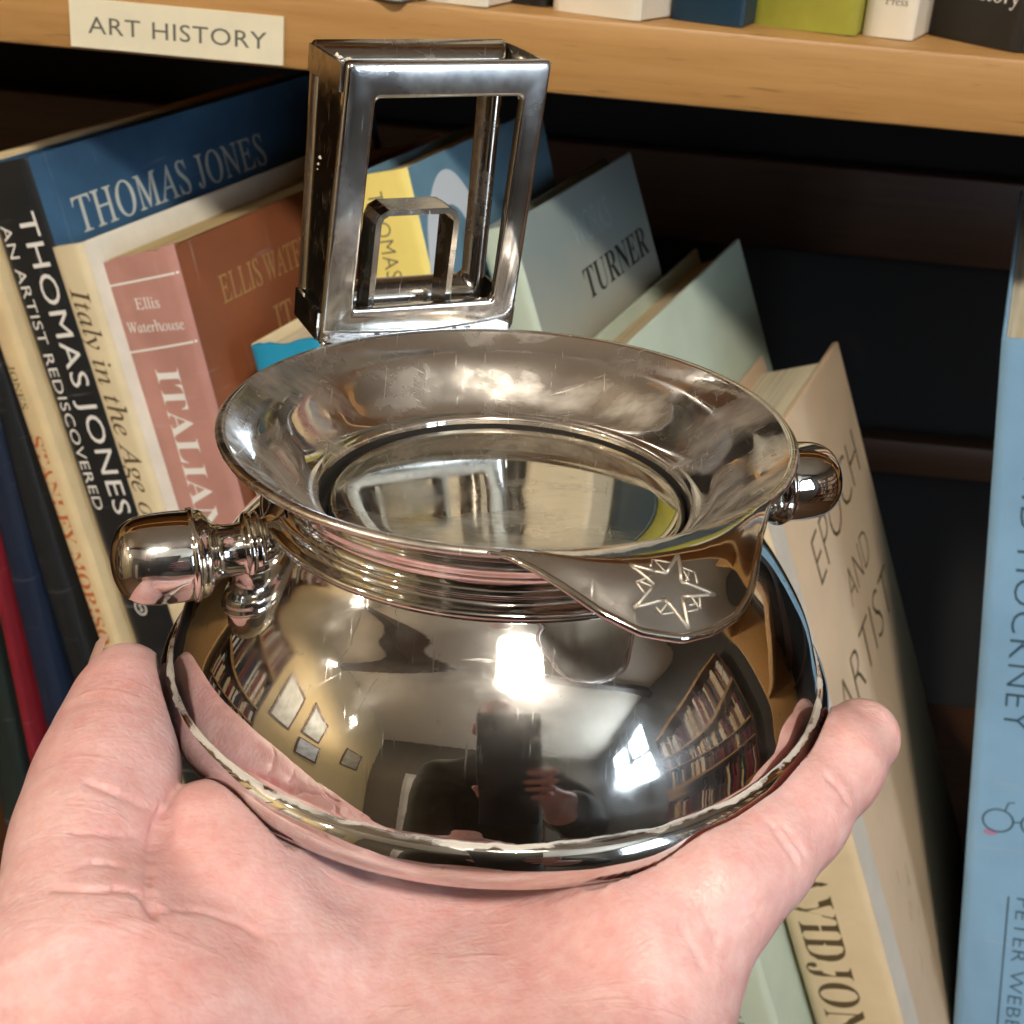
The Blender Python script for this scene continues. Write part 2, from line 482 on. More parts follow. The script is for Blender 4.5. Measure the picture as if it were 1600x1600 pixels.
book((-194.6, 431.3, -159.7), (-.0971, -.0006, .9953), ED, 15, 305, 190, dgreen, dgreen, M['pages'], 'dark green cloth book at the far left edge of the row')
book((-188.1, 430.2, -159.1), (-.1047, .0023, .9945), ED, 4, 305, 190, red, red, M['pages'], 'thin red book between the dark green and navy books')
book((-180.4, 430.2, -158.6), (-.1487, .0191, .9887), ED, 10.5, 307, 190, navy, navy, M['pages'], 'plain navy blue book beside the thin red one')
book((-176, 432.5, -159.8), (-.2309, .0508, .9716), ED, 11, 310, 190, black, black, M['pages'], 'thin plain black book left of the cream one with orange lettering')
book((-180.4, 432.2, -109.4), (-.2781, .0691, .9581), ED, 9.7, 364, 190, cream, cream, M['pages'], 'slim cream book with orange lettering STANLEY MORISON on its spine',
     [('down', 'JONES', 'serif', 3.0, 64.5, -6.6, 15.5, M['ink_brown']), ('down', 'STANLEY MORISON', 'serifbold', 5.0, 89.5, -6.2, 86, orange_ink)], bulge=.4)
tj, tjs, tjc, tjy = book((-158.6, 428, -104.24), (-.2859, .0722, .9555), ED, 20.9, 364, 215, black, blue, M['pages_white'], 'large black spined book with blue cover and white lettering THOMAS JONES',
     [('down', 'THOMAS JONES', 'sans', 7.0, 15.9, -6.4, 103, M['ink_white']), ('down', 'AN ARTIST REDISCOVERED', 'sans', 4.0, 19.0, -16.2, 98, M['ink_white']),
      ('cover', 'THOMAS JONES', 'serif', 11.5, 14, -27, 112, pale_ink)], bulge=.3, page_drop=2.5, board=1.2)
v, f = ring2d(-12.5, 364 - 154.5, 2.3, 2.6, .6); mesh_obj('spine_logo', [(x, tjy(x) - .07, z) for x, z in v], f, M['ink_white'], tjs)
v, f = stroke2d([(-11.6, 364 - 153.2), (-13, 364 - 153.4), (-12.4, 364 - 154.6), (-11.9, 364 - 155.4), (-13.2, 364 - 155.8)], .6); mesh_obj('spine_logo', [(x, tjy(x) - .07, z) for x, z in v], f, M['ink_white'], tjs)
book((-141.0, 422.8, -127.9), (-.2816, .0705, .9569), ED, 12.7, 339, 190, cream2, lilac, M['pages_yellow'], 'narrow ivory book lettered Italy in the Age of in brown italics',
     [('down', 'Italy in the Age of', 'italic', 7.0, 13.5, -6.0, 84, M['ink_brown'])], bulge=.3)
it, its, itc, ity = book((-111.84, 420, -124.85), (-.2606, .0623, .9634), ED, 30.4, 337, 190, pink, brown, M['pages_yellow'], 'thick russet book with ITALIAN down its spine tinted pink for window glare',
     [('across', 'Ellis', 'serif', 3.6, -19.5, 19.0, 9.5, M['ink_white']), ('across', 'Waterhouse', 'serif', 3.4, -25.5, 26.5, 22.5, M['ink_white']),
      ('down', 'ITALIAN', 'serifbold', 9.0, 39, -14.5, 58, M['ink_white']),
      ('cover', 'ELLIS WATERHOUSE', 'serif', 9.0, 18.5, -24, 84, gold_ink), ('cover', 'ITALIAN', 'serif', 11.0, 44, -43.5, 48, gold_ink)], ragged=.9, bulge=.6, skew=3.2)
for zz in (8.6, 30.8):
    v, f = stroke2d([(-30 + i * 29.6 / 20, 337 - zz - 2.4 * (1 - i / 20)) for i in range(21)], .7); mesh_obj('spine_rule', [(x, ity(x) - .07, z) for x, z in v], f, M['ink_white'], its)
book((-84.5, 419, -187), (-.2717, .0666, .9601), ED, 7.0, 272, 170, cream2, cream2, M['pages'], 'short ivory book tucked right of the thick russet one')
fb, fs, fcv, fy = book((-88.0, 420, -155.0), (-.274, .0675, .9594), ED, 36, 305, 170, teal, cream2, M['pages_white'], 'bright blue spined book with torn cream top edge behind the pot rim', left=True, ragged=1.2)
gb, gs, gc, gy = book((-41.32, 422, -95.25), (-.2921, .0746, .9535), ED, 21.0, 373, 108, yellow, gblue, M['pages'], 'yellow spined book with grey blue cover seen through the pot handle',
     [('down', 'THOMAS', 'thin', 5.2, 5.5, -12.4, 27, M['ink_grey'])], bulge=.3, board=1.0)
so = spline([(-1.2, -38), (4.7, -20.0), (10.9, -11.5), (18.3, -6.2), (25.6, -5.5), (32.2, -9.1), (38.1, -16.6), (40.5, -24.6), (41.0, -40)], 40)
si = spline([(5.5, -41), (11.4, -24.7), (16.4, -18.9), (21.4, -16.0), (26.8, -17.8), (31.0, -22.4), (33.6, -29.5), (34.2, -34.9), (33.4, -44)], 40)
v = [(q[0], q[1] + 373) for pr in zip(so, si) for q in pr]; f = [(2 * i, 2 * i + 1, 2 * i + 3, 2 * i + 2) for i in range(39)]
mesh_obj('cover_print', [(.08, y, z) for y, z in v], f, plain('print_white', (.62, .68, .74), .5), gc)
hb, hs, hc, hy = book((-9.22, 432, -112.12), (-.3657, .1034, .925), ED, 12, H_T, 117, pgreen, turner, M['pages'], 'grey jacketed book with TURNER in black capitals across its cover',
     [('cover', 'TURNER', 'serifbold', 10.5, 44, -37.5, 66, M['ink_black']), ('cover', 'WORKS', 'thin', 11, 45, -20, 36, faint_ink)], bulge=.3)
kb, ks, kc, ky = book((18.45, 397, -149.06), (-.3782, .1084, .9194), ED, 20, 325, 178, pgreen, pgreen, M['pages'], 'pale green jacketed book with brown page tops right of the pot handle',
     [('down', 'HAR', 'italic', 4.4, 229.5, -14.5, 15, M['ink_grey'])], page_drop=5, bulge=.5, page_in=7)
jb, js, jc, jy = book((73.73, 405, -176.03), (-.3838, .1106, .9168), ED, 33, 302, 134, buffs, tan, M['pages_white'], 'thick buff book lettered DAVID JONES with handwritten title on its cover',
     [('down', 'DAVIDJONES', 'serifbold', 14.5, 139, -20.5, 104, M['ink_brown']), ('cover', 'EPOCH', 'hand', 17, 38, -60, 86, M['ink_brown'], 7),
      ('cover', 'AND', 'hand', 13, 66, -83, 40, M['ink_brown'], 4), ('cover', 'ARTIST', 'hand', 17, 22, -112, 100, M['ink_brown'], 2)], page_drop=5, bulge=.8, page_in=8, board=2.4)
mesh_obj('cover_light_strip', [(.05, 1.4, 2), (.05, 17, 2), (.05, 15, 300), (.05, 1.4, 300)], [(0, 1, 2, 3)], paper('cover_light_paint', (.66, .60, .52), .5, .05), jc)  # strip painted lighter where window light catches the cover beside the spine
for k in range(9):
    a = 38 + random.uniform(-3, 14); z0 = 302 - 178 - k * 6 + random.uniform(-3, 3); an = random.uniform(-1.9, -.9)
    p = [(a + q * math.cos(an) * 1.3 + random.uniform(-.5, .5), z0 + q * math.sin(an) * 1.3 + random.uniform(-.4, .4)) for q in range(random.choice((4, 6, 8)))]
    v, f = stroke2d(spline(p, 18), .32); mesh_obj('cover_drawing', [(.08, y, z) for y, z in v], f, M['ink_brown'], jc)
lb, ls, lc, ly = book((145.54, 420, -130.23), (-.1665, -.0011, .986), EDL, 34, 338, 190, sky, sky, M['pages_white'], 'tall sky blue book at the right edge lettered HOCKNEY above drawn round glasses',
     [('down', 'DAVID HOCKNEY', 'thin', 8.0, 22, 13.4 - 34, 121, gglass), ('down', 'PETER WEBB', 'thin', 5.0, 217, 21.5 - 34, 66, gglass)], left=True, bulge=.3, board=1.0, page_drop=4)
for cx in (10.3, 23.5):
    v, f = ring2d(cx - 34, 338 - 183, 5.2, 5.0, .7); mesh_obj('spine_drawing', [(x, ly(x) - .07, z) for x, z in v], f, gglass, ls)
for pts in ([(15.4, 338 - 183), (18.4, 338 - 182.4)], [(12.5, 338 - 178), (13.5, 338 - 174.5), (15.5, 338 - 174.2)], [(16.2, 338 - 217), (16.2, 338 - 285)]):
    v, f = stroke2d([(x - 34, z) for x, z in pts], .6); mesh_obj('spine_drawing', [(x, ly(x) - .07, z) for x, z in v], f, gglass, ls)
v, f = ring2d(8.0 - 34, 338 - 188.6, 1.6, .7, 1.6); mesh_obj('spine_drawing', [(x, ly(x) - .05, z) for x, z in v], f, pinkprint, ls)

# upper shelf: only the feet of the books show under the top of the frame
def upbook(a, b, H, depth, m, cm, label, texts=(), ragged=0.0, lean=.02, bulge=.5):
    a = Vector((a[0], a[1], 0)); b = Vector((b[0], b[1], 0)); et = (b - a); th = et.length; et.normalize()
    ed = Vector((-et.y, et.x, 0)); u = Vector((-lean * et.x, -lean * et.y, 1)).normalized()
    TR = Vector((b.x, b.y, -47.6)) + u * H
    return book(TR, u, ed, th, H, depth, m, cm, M['pages'], label, texts, bulge=bulge, group='books standing on the upper shelf', ragged=ragged)
uw = pm('white_paper_jacket', (.72, .66, .54), .45, .04); un = pm('deep_navy_jacket', (.008, .03, .055), .35); uo = pm('olive_cloth', (.30, .29, .035), .55, .2, 45)
uk = pm('black_paper_jacket', (.018, .016, .013), .42); ug = pm('grey_paper_jacket', (.34, .33, .28), .5)
upbook((-58, 424), (-44.9, 415.5), 190, 150, ug, ug, 'grey book foot leftmost on the upper shelf')
upbook((-40.2, 427.6), (-20.4, 421.1), 210, 150, uw, uw, 'white book foot left of the pot handle top on the upper shelf')
upbook((-19.0, 443.1), (-4.0, 437.1), 210, 150, uk, uk, 'dark book set back between two white books on the upper shelf')
upbook((-2.3, 435), (22.9, 421.5), 230, 150, uw, uw, 'widest white book standing on the upper shelf right of the handle')
upbook((32.7, 438), (53.5, 430.5), 215, 150, un, un, 'dark navy book between white and olive books on the upper shelf')
upbook((57.4, 445), (87.1, 434.6), 220, 150, uo, uo, 'olive green book with frayed bottom edge on the upper shelf')
cb = upbook((90.1, 442.0), (104.1, 436.2), 215, 150, uw, uw, 'narrow cream book between olive and black books on the upper shelf', [('across', 'Press', 'serif', 2.2, -9.5, 215 - 9.3, 6.5, M['ink_grey'])])
upbook((113.5, 461), (133.6, 431.5), 225, 150, uk, uk, 'black book with white lettering at the right of the upper shelf', [('across', 'History', 'serif', 5.0, -25.0, 225 - 12.6, 22, M['ink_white'])])
upbook((139, 455), (168, 438), 215, 150, navy, navy, 'dark blue book at the right end of the upper shelf view')
for i, (x, w_, m_) in enumerate(((176, 24, cream), (206, 30, red), (244, 18, uw), (270, 34, gblue), (312, 26, brown), (346, 30, cream2), (384, 22, uk))):
    upbook((x, 452), (x + w_, 440), 200 + 14 * (i % 3), 150, m_, m_, ['cream', 'red', 'white', 'grey blue', 'russet', 'ivory', 'black'][i] + ' book beyond the right edge on the upper shelf')

# shelf label card
lm = Matrix.Translation(W((-108.5, 419.4, -68.5)))
lab = MB().box(-30.8, 30.8, -.4, .45, 0, 13.6, .15).obj('shelf_label', paper('label_card', (.74, .68, .50), .6, .05, 80), None)
lab.matrix_world = lm
tag(lab, 'cream card label reading ART HISTORY stuck on the front edge of the upper shelf', 'label')
v, f = text2d('ART HISTORY', 'sans', 4.6, 51.5)
mesh_obj('lettering', [(x - 25.5, -.46, y + 4.2) for x, y in v], f, M['ink_grey'], lab)

# ------------------------------------------------------------------ silver pot (its own frame, mm; z = 0 in the groove over the foot ring)
PM = Matrix(((.9993, -.01619, -.03363, -.47 * mm), (.01636, .99985, .00475, 191.07 * mm), (.03355, -.0053, .99942, -116.08 * mm + EYE), (0, 0, 0, 1)))
pot = empty('silver_pot', PM, 'tarnished silver pot with tall open square handle, star engraved lip and two knobs', 'pot')

foot = spline([(30, -7.2), (47.5, -7.4), (50.2, -6.6), (51.8, -4.6), (52.1, -2.8), (51.7, -1.2), (51.0, -.1), (50.5, .25)], 40)
MB().lathe([(0, -7.0)] + [tuple(p) for p in foot] + [(49.9, .35)], 192).obj('foot_ring', M['silver'], pot, True)
body = spline([(50.1, .3), (49.9, 1.2), (49.2, 3.6), (47.6, 8), (45, 12.5), (42, 16.8), (39, 20.3), (36.8, 22.9), (35.7, 24.4)], 60)
ringp = []
def bead(r, z, h, d): return [(r, z), (r + d * .8, z + h * .2), (r + d, z + h * .5), (r + d * .8, z + h * .8), (r, z + h)]
ringp = bead(35.6, 24.3, 1.5, .7) + [(35.0, 25.9), (34.6, 26.6)] + bead(34.5, 26.9, .7, .3) + [(34.0, 28.0), (33.9, 29.2)]
flare = spline([(34.3, 29.9), (34.6, 31.2), (35.8, 33), (38, 34.8), (40.4, 36.0), (41.6, 36.5)], 24)
MB().lathe([tuple(p) for p in body] + ringp + [tuple(p) for p in flare], 192).obj('body', M['silver'], pot, True)
rim = [(41.6, 36.5), (42.1, 36.8), (42.2, 37.3), (41.8, 37.75), (41.2, 37.8), (40.7, 37.5)]
bowl = spline([(40.6, 37.4), (39.6, 36.6), (38.2, 35.6), (36.6, 34.6), (35.2, 33.4), (33.8, 31.8), (32.3, 30.0), (30.8, 28.4), (29.4, 27.4), (28.5, 27.0), (27.9, 26.6), (27.7, 25.8)], 60)
MB().lathe(rim + [tuple(p) for p in bowl], 192).obj('bowl', M['silver_bowl'], pot, True)
MB().lathe([(27.7, 25.8), (27.75, 22), (26.5, 21), (10, 21)], 128).obj('inner_ring', M['black_gap'], pot, True)
dm = MB().lathe([(0, 26.1), (12, 26.0), (22, 25.8), (25.6, 25.6), (26.6, 25.3), (26.85, 24.5), (26.7, 22), (0, 22)], 160)
dob = dm.obj('disc', M['silver_disc'], pot, True); dob.location = (.42 * mm, .5 * mm, 0)

# drooping lip with engraved star
outl = [(-93, 41.9), (-90, 42.1), (-87.9, 42.7), (-84, 44.6), (-80.5, 46.7), (-75.7, 49.9), (-71.1, 52.2), (-65.8, 53.4), (-61.5, 53.3), (-56.7, 52.5), (-53.2, 51.0), (-47.9, 47.6), (-43.5, 45.2), (-39.9, 43.9), (-36.9, 42.9), (-33, 42.0)]
oa = np.array([o[0] for o in outl]); orr = np.array([o[1] for o in outl])
def brim(r): return 37.6 - .16 * max(r - 41.7, 0) ** 1.5
def brim2(r_, a):                            # lip surface: the drooping brim, swollen in the middle
    ro = float(np.interp(a, oa, orr)); q = max(0, min(1, (r_ - 41.2) / max(ro - 41.2, .1)))
    return brim(r_) + .12 + 1.5 * max(0, 1 - ((a + 64) / 26.0) ** 2) * math.sin(math.pi * q) ** 1.3
NS, NR = 90, 24
lip = MB(); top = []; bot = []
for i in range(NS + 1):
    a = -93 + 60 * i / NS; ro = float(np.interp(a, oa, orr))
    for k in range(NR + 1):
        r_ = 41.2 + (ro - 41.2) * k / NR; z = brim2(r_, a)
        lip.v.append((r_ * math.cos(R(a)), r_ * math.sin(R(a)), z))
nT = len(lip.v)
lip.v += [(x, y, z - .9) for x, y, z in lip.v]
for i in range(NS):
    for k in range(NR):
        a = i * (NR + 1) + k; b = a + NR + 1
        lip.f += [(a, b, b + 1, a + 1), (nT + a, nT + a + 1, nT + b + 1, nT + b)]
lipo = lip.obj('lip', [M['silver'], M['silver_under']], pot, True)
lipo.data.polygons.foreach_set('material_index', [0 if i % 2 == 0 else 1 for i in range(len(lip.f))])
edge = []
for a in np.linspace(-92, -34, 100):
    ro = float(np.interp(a, oa, orr)); edge.append((ro * math.cos(R(a)), ro * math.sin(R(a)), brim(ro) - .2))
MB().tube(edge, [.25 + .38 * max(0, math.sin(math.pi * i / 99)) ** .5 for i in range(100)], 10).obj('lip_edge', M['silver'], lipo, True)
STAR = [[(44.33, -61.56), (47.9, -63.35), (49.77, -58.2), (49.41, -63.95), (52.37, -64.43), (49.28, -66.83), (49.48, -71.91), (47.71, -67.9), (44.74, -70.92), (46.14, -67.15), (46.71, -65.4)],
    [(46.32, -62.29), (47.18, -60.33), (48.42, -60.71)], [(49.71, -61.08), (50.79, -61.63), (50.82, -63.8)], [(49.78, -68.66), (50.59, -67.95), (50.67, -65.8)],
    [(48.36, -69.91), (47.04, -70.77), (46.67, -67.87)], [(45.47, -67.48), (44.46, -66.62), (45.4, -63.67)], [(46.47, -62.21), (47.97, -61.99)], [(49.5, -62.49), (50.76, -61.79)],
    [(50.4, -68.17), (49.67, -66.55)], [(46.93, -70.4), (47.91, -68.25)], [(44.56, -66.42), (46.43, -65.41)], [(46.9, -61.2), (48.1, -62.6)], [(50.2, -61.5), (50.3, -63.2)]]
star = MB()
STAR = [[(47.9 + (r_ - 47.9) * .9, -65.0 + (a - -65.0) * .9) for r_, a in pl_] for pl_ in STAR]
for i, pl in enumerate(STAR):
    q = []
    pl2 = pl + [pl[0]] if i == 0 else pl
    for (r1, a1), (r2, a2) in zip(pl2[:-1], pl2[1:]):
        seg = []
        for s in np.linspace(0, 1, 5):
            r_, a = r1 + (r2 - r1) * s + .95, R(a1 + (a2 - a1) * s); seg.append((r_ * math.cos(a), r_ * math.sin(a), brim2(r_, math.degrees(a)) - .12))
        star.tube(seg, .27 if i == 0 else .17, 6)
star.obj('engraved_star', M['engrave'], lipo, True)

# two side knobs on one axis (angle 22 deg, z = 21.5)
kn = spline([(7.6, 34.0), (5.4, 35.2), (4.3, 36.2), (4.2, 36.8)], 10).tolist() + [(4.9, 36.95), (5.3, 37.3), (5.35, 37.7), (5.0, 38.05), (5.0, 38.2), (5.3, 38.5), (5.3, 39.0), (4.8, 39.3), (4.0, 39.5)] + \
    spline([(3.9, 39.7), (3.75, 41.0), (3.9, 42.6), (4.6, 43.7), (5.7, 44.4), (6.25, 45.2)], 22).tolist() + [(6.35, 46.0), (6.7, 46.15), (6.8, 46.5), (6.7, 46.85), (6.4, 47.0)] + \
    spline([(6.45, 47.2), (6.5, 50), (6.35, 52.6), (5.9, 54.6), (4.8, 56.2), (3.0, 57.2), (1.2, 57.6), (0.02, 57.65)], 30).tolist()
for ang, zc in ((201.5, 21.6), (21.0, 22.4)):
    k = MB().lathe([tuple(p) for p in kn], 64).obj('knob', M['silver'], pot, True)
    d = Vector((math.cos(R(ang)), math.sin(R(ang)), 0)); y = Vector((0, 0, 1)).cross(d)
    k.matrix_local = Matrix(((0, y.x, d.x, 0), (0, y.y, d.y, 0), (1, 0, 0, zc * mm), (0, 0, 0, 1)))
# handle: hollow rectangular frame of channel section (front and back plates joined by an inward-bulging web)
HA = Vector((-32.3, 31.6, 37.0)); HD = Vector((.9159, .4015, 0)); HN = Vector((.4015, -.9159, 0))
def hp(s, h, d):                             # s across, h up, d back (the back frame leans away towards the top)
    return HA + HD * (s + h * .108 - d * .03) + Vector((0, 0, h + .05 * d)) - HN * (d * (1 + .0095 * h))
OUT = (0, 34.6, -.8, 45.0); INN = (5.2, 30.3, 5.2, 39.4); DEP = 14.0
def rrect(b, r, n=7):
    x0, x1, z0, z1 = b; p = []
    for cx, cz, a0 in ((x1 - r, z1 - r, 0), (x0 + r, z1 - r, 90), (x0 + r, z0 + r, 180), (x1 - r, z0 + r, 270)):
        for i in range(n): a = R(a0 + 90 * i / (n - 1)); p.append((cx + r * math.cos(a), cz + r * math.sin(a)))
    return p
hd = empty('handle'); hd.parent = pot
def plate(prof, dback, name, m):
    """closed rectangular frame of the given front profile [(w 0..1 from outer to inner outline, d)]"""
    o = rrect(OUT, .8); i_ = rrect(INN, 1.1); n = len(o); mb = MB()
    def put(w_, dd):
        for k in range(n): mb.v.append(hp(o[k][0] + (i_[k][0] - o[k][0]) * w_, o[k][1] + (i_[k][1] - o[k][1]) * w_, dd + .05 * math.sin(o[k][0] * .5 + w_ * 2) + .05 * math.sin(o[k][1] * .4)))
    for w_, dd in prof: put(w_, dd)
    put(1, dback); put(0, dback)
    L = len(prof) + 2
    for a in range(L):
        b2 = (a + 1) % L
        for k in range(n): mb.f.append((a * n + k, a * n + (k + 1) % n, b2 * n + (k + 1) % n, b2 * n + k))
    return mb.obj(name, m, hd, True, auto=60)
plate([(0, .5), (.03, .2), (.07, .05), (.14, 0), (.5, -.02), (.88, 0), (.95, .06), (.985, .18), (1, .4)], 1.3, 'front_plate', M['silver_handle'])
plate([(q, DEP - .3 - 2.6 * math.sin(math.pi * q) ** .7 if 0 < q < 1 else DEP - .3) for q in np.linspace(0, 1, 11)], DEP, 'back_frame', M['silver_web'])
# end walls and floors of the open troughs that join the two frames at top and bottom
def panel(name, quad, t_, m):
    mb = MB(); c0 = [hp(*q) for q in quad]; nrm = (c0[1] - c0[0]).cross(c0[3] - c0[0]).normalized() * t_
    mb.add([tuple(q) for q in c0] + [tuple(q + nrm) for q in c0], [(0, 1, 2, 3), (7, 6, 5, 4), (0, 4, 5, 1), (1, 5, 6, 2), (2, 6, 7, 3), (3, 7, 4, 0)]); return mb.obj(name, m, hd)
for nm, h0, h1 in (('top_end_wall', 40.2, 44.5), ('bottom_end_wall', 0, 4.6)):
    panel(nm, [(.15, h0, 1), (.15, h0, DEP - .4), (.15, h1, DEP - .4), (.15, h1, 1)], -.7, M['silver_web'])
    panel(nm, [(34.4, h0, 1), (34.4, h0, DEP - .4), (34.4, h1, DEP - .4), (34.4, h1, 1)], .7, M['silver_web'])
panel('side_web', [(1.3, 4.4, 1.2), (1.3, 4.4, DEP - .4), (1.3, 40.4, DEP - .4), (1.3, 40.4, 1.2)], -.5, M['silver_web'])
panel('trough_floor', [(.9, 40.0, 1), (33.7, 40.0, 1), (33.7, 40.0, DEP - .4), (.9, 40.0, DEP - .4)], .6, M['silver_web'])
panel('bottom_floor', [(.9, .6, 1), (33.7, .6, 1), (33.7, .6, DEP - .4), (.9, .6, DEP - .4)], .6, M['silver_web'])
# small bail loop standing inside the window
pl = [(9.4, .9), (9.4, 18.2), (9.9, 19.4), (11.0, 20.0), (21.6, 20.0), (22.7, 19.4), (23.2, 18.2), (23.2, .9)]
bl = MB(); th_ = .5
for i, (x, z) in enumerate(pl):
    a = Vector(pl[max(i - 1, 0)]); b = Vector(pl[min(i + 1, len(pl) - 1)]); tt = (b - a).normalized(); nn = Vector((-tt.y, tt.x)) * th_
    for s_ in (1, -1):
        for d_ in (3.2, 9.0): bl.v.append(hp(x + nn.x * s_, z + nn.y * s_, d_))
for i in range(len(pl) - 1):
    a = i * 4; b = a + 4
    bl.f += [(a, a + 1, b + 1, b), (a + 2, b + 2, b + 3, a + 3), (a, b, b + 2, a + 2), (a + 1, a + 3, b + 3, b + 1)]
bl.f += [(0, 2, 3, 1), (len(bl.v) - 4, len(bl.v) - 3, len(bl.v) - 1, len(bl.v) - 2)]
bl.obj('bail_loop', M['silver_web'], hd)
tabm = MB(); arc = []; n_ = 24                # solder tab filling between the round rim and the straight foot of the handle
for i in range(n_ + 1):
    q = hp(34.2 * i / n_, 0, .6); a_ = math.atan2(q.y, q.x); arc.append(((41.3 * math.cos(a_), 41.3 * math.sin(a_)), (q.x, q.y)))
for z_ in (37.75, 36.4):
    for (x0, y0), (x1, y1) in arc: tabm.v += [(x0, y0, z_ - .15), (x1, y1, z_)]
for i in range(n_):
    a_ = 2 * i; tabm.f += [(a_, a_ + 1, a_ + 3, a_ + 2), (a_ + 2 * n_ + 2, a_ + 2 * n_ + 4, a_ + 2 * n_ + 5, a_ + 2 * n_ + 3), (a_ + 1, a_ + 2 * n_ + 3, a_ + 2 * n_ + 5, a_ + 3)]
tabm.obj('solder_tab', M['silver_bowl'], hd, True, auto=60)
sold = MB(); sold.tube([tuple(hp(.6 + 33.4 * i / 40, -.1 + .12 * math.sin(i * 1.9) + .1 * math.sin(i * .7), -.15) + Vector((0, 0, .3))) for i in range(41)], [.42 + .16 * math.sin(i * 2.3) for i in range(41)], 8)
sold.obj('solder_seam', M['silver_web'], hd, True)
res = MB()
for (s_, h_, d_), r_ in (((.8, 44.5, 4.5), .6), ((1.4, 44.2, 7), .6), ((2.2, 44.0, 5), .7), ((3.3, 43.7, 6.6), .6), ((2.7, 43.9, 3.6), .5), ((1.0, 27.5, 9.4), .7), ((1.0, 26.3, 9.8), .6), ((1.0, 25.4, 10.2), .5)):
    p = hp(s_, h_, d_); q = [(p.x + r_ * random.uniform(.7, 1.2) * x, p.y + r_ * random.uniform(.7, 1.2) * y, p.z + r_ * random.uniform(.6, 1) * z) for x, y, z in ((1, 0, 0), (0, 1, 0), (-1, 0, 0), (0, -1, 0), (0, 0, 1), (0, 0, -1))]
    res.add(q, [(0, 1, 4), (1, 2, 4), (2, 3, 4), (3, 0, 4), (1, 0, 5), (2, 1, 5), (3, 2, 5), (0, 3, 5)])
res.obj('polish_residue', M['polish'], hd, True)
# ------------------------------------------------------------------ the photographer: left hand under the pot (one continuous surface with the body)
def smin(a, b, k):
    h = np.maximum(k - np.abs(a - b), 0) / k
    return np.minimum(a, b) - h * h * k * .25

class Field:
    def __init__(s, lo, hi, step):
        s.lo = np.array(lo, float); s.step = step
        s.n = np.ceil((np.array(hi) - s.lo) / step).astype(int) + 1
        s.ax = [s.lo[i] + step * np.arange(s.n[i]) for i in range(3)]
        s.d = np.full(s.n, 99.0, np.float32)
    def win(s, pts, pad):
        lo = np.min(pts, 0) - pad; hi = np.max(pts, 0) + pad
        a = np.clip(np.floor((lo - s.lo) / s.step).astype(int), 0, s.n); b = np.clip(np.ceil((hi - s.lo) / s.step).astype(int) + 1, 0, s.n)
        return tuple(slice(a[i], b[i]) for i in range(3))
    def grid(s, w):
        return np.meshgrid(*[s.ax[i][w[i]].astype(np.float32) for i in range(3)], indexing='ij')
    @staticmethod
    def cone(X, Y, Z, a, b, ra, rb, sq=(1, 1, 1)):
        a = np.array(a, float); b = np.array(b, float); ba = b - a; L = max(ba @ ba, 1e-9)
        px, py, pz = X - a[0], Y - a[1], Z - a[2]
        h = np.clip((px * ba[0] + py * ba[1] + pz * ba[2]) / L, 0, 1)
        return np.sqrt(((px - ba[0] * h) / sq[0]) ** 2 + ((py - ba[1] * h) / sq[1]) ** 2 + ((pz - ba[2] * h) / sq[2]) ** 2) - (ra + (rb - ra) * h)
    def add(s, a, b, ra, rb, k=3.0, sq=(1, 1, 1)):
        w = s.win(np.array([a, b]), max(ra, rb) * max(sq) + k + 3 * s.step)
        if any(q.stop <= q.start for q in w): return s
        s.d[w] = smin(s.d[w], s.cone(*s.grid(w), a, b, ra, rb, sq), k).astype(np.float32); return s
    def cut(s, a, b, ra, rb, k=.8):
        w = s.win(np.array([a, b]), max(ra, rb) + k + 3 * s.step)
        if any(q.stop <= q.start for q in w): return s
        c = s.cone(*s.grid(w), a, b, ra, rb)
        s.d[w] = (-smin(-s.d[w], c, k)).astype(np.float32); return s
    def mesh(s):
        """naive surface nets"""
        d = s.d; I = d < 0; n = d.shape
        c = np.zeros((n[0] - 1, n[1] - 1, n[2] - 1), np.int8)
        for i in (0, 1):
            for j in (0, 1):
                for k in (0, 1): c += I[i:n[0] - 1 + i, j:n[1] - 1 + j, k:n[2] - 1 + k]
        act = (c > 0) & (c < 8); idx = np.full(act.shape, -1, np.int64); cells = np.argwhere(act); idx[act] = np.arange(len(cells))
        acc = np.zeros((len(cells), 3)); cnt = np.zeros(len(cells))
        cor = [(i, j, k) for i in (0, 1) for j in (0, 1) for k in (0, 1)]
        val = {q: d[cells[:, 0] + q[0], cells[:, 1] + q[1], cells[:, 2] + q[2]] for q in cor}
        for p in cor:
            for ax in range(3):
                if p[ax]: continue
                q = list(p); q[ax] = 1; q = tuple(q); a, b = val[p], val[q]; m = (a < 0) != (b < 0)
                t = np.where(m, a / np.where(m, a - b, 1), 0)
                P = np.tile(np.array(p, float), (len(cells), 1)); P[:, ax] += t
                acc[m] += P[m]; cnt[m] += 1
        V = s.lo + (cells + acc / cnt[:, None]) * s.step
        Fs = []
        for ax in range(3):
            u, v = [(1, 2), (2, 0), (0, 1)][ax]
            A = I[tuple(slice(0, n[i] - 1) if i == ax else slice(1, n[i] - 1) for i in range(3))]
            B = I[tuple(slice(1, n[i]) if i == ax else slice(1, n[i] - 1) for i in range(3))]
            E = np.argwhere(A != B); 
            off = np.ones(3, int); off[ax] = 0; E = E + off
            def ix(du, dv):
                q = E.copy(); q[:, u] += du; q[:, v] += dv; return idx[q[:, 0], q[:, 1], q[:, 2]]
            Q = np.stack([ix(-1, -1), ix(0, -1), ix(0, 0), ix(-1, 0)], 1)
            fl = ~A[tuple((E - off).T)]
            Q[fl] = Q[fl][:, ::-1]; Fs.append(Q)
        return V, np.vstack(Fs)

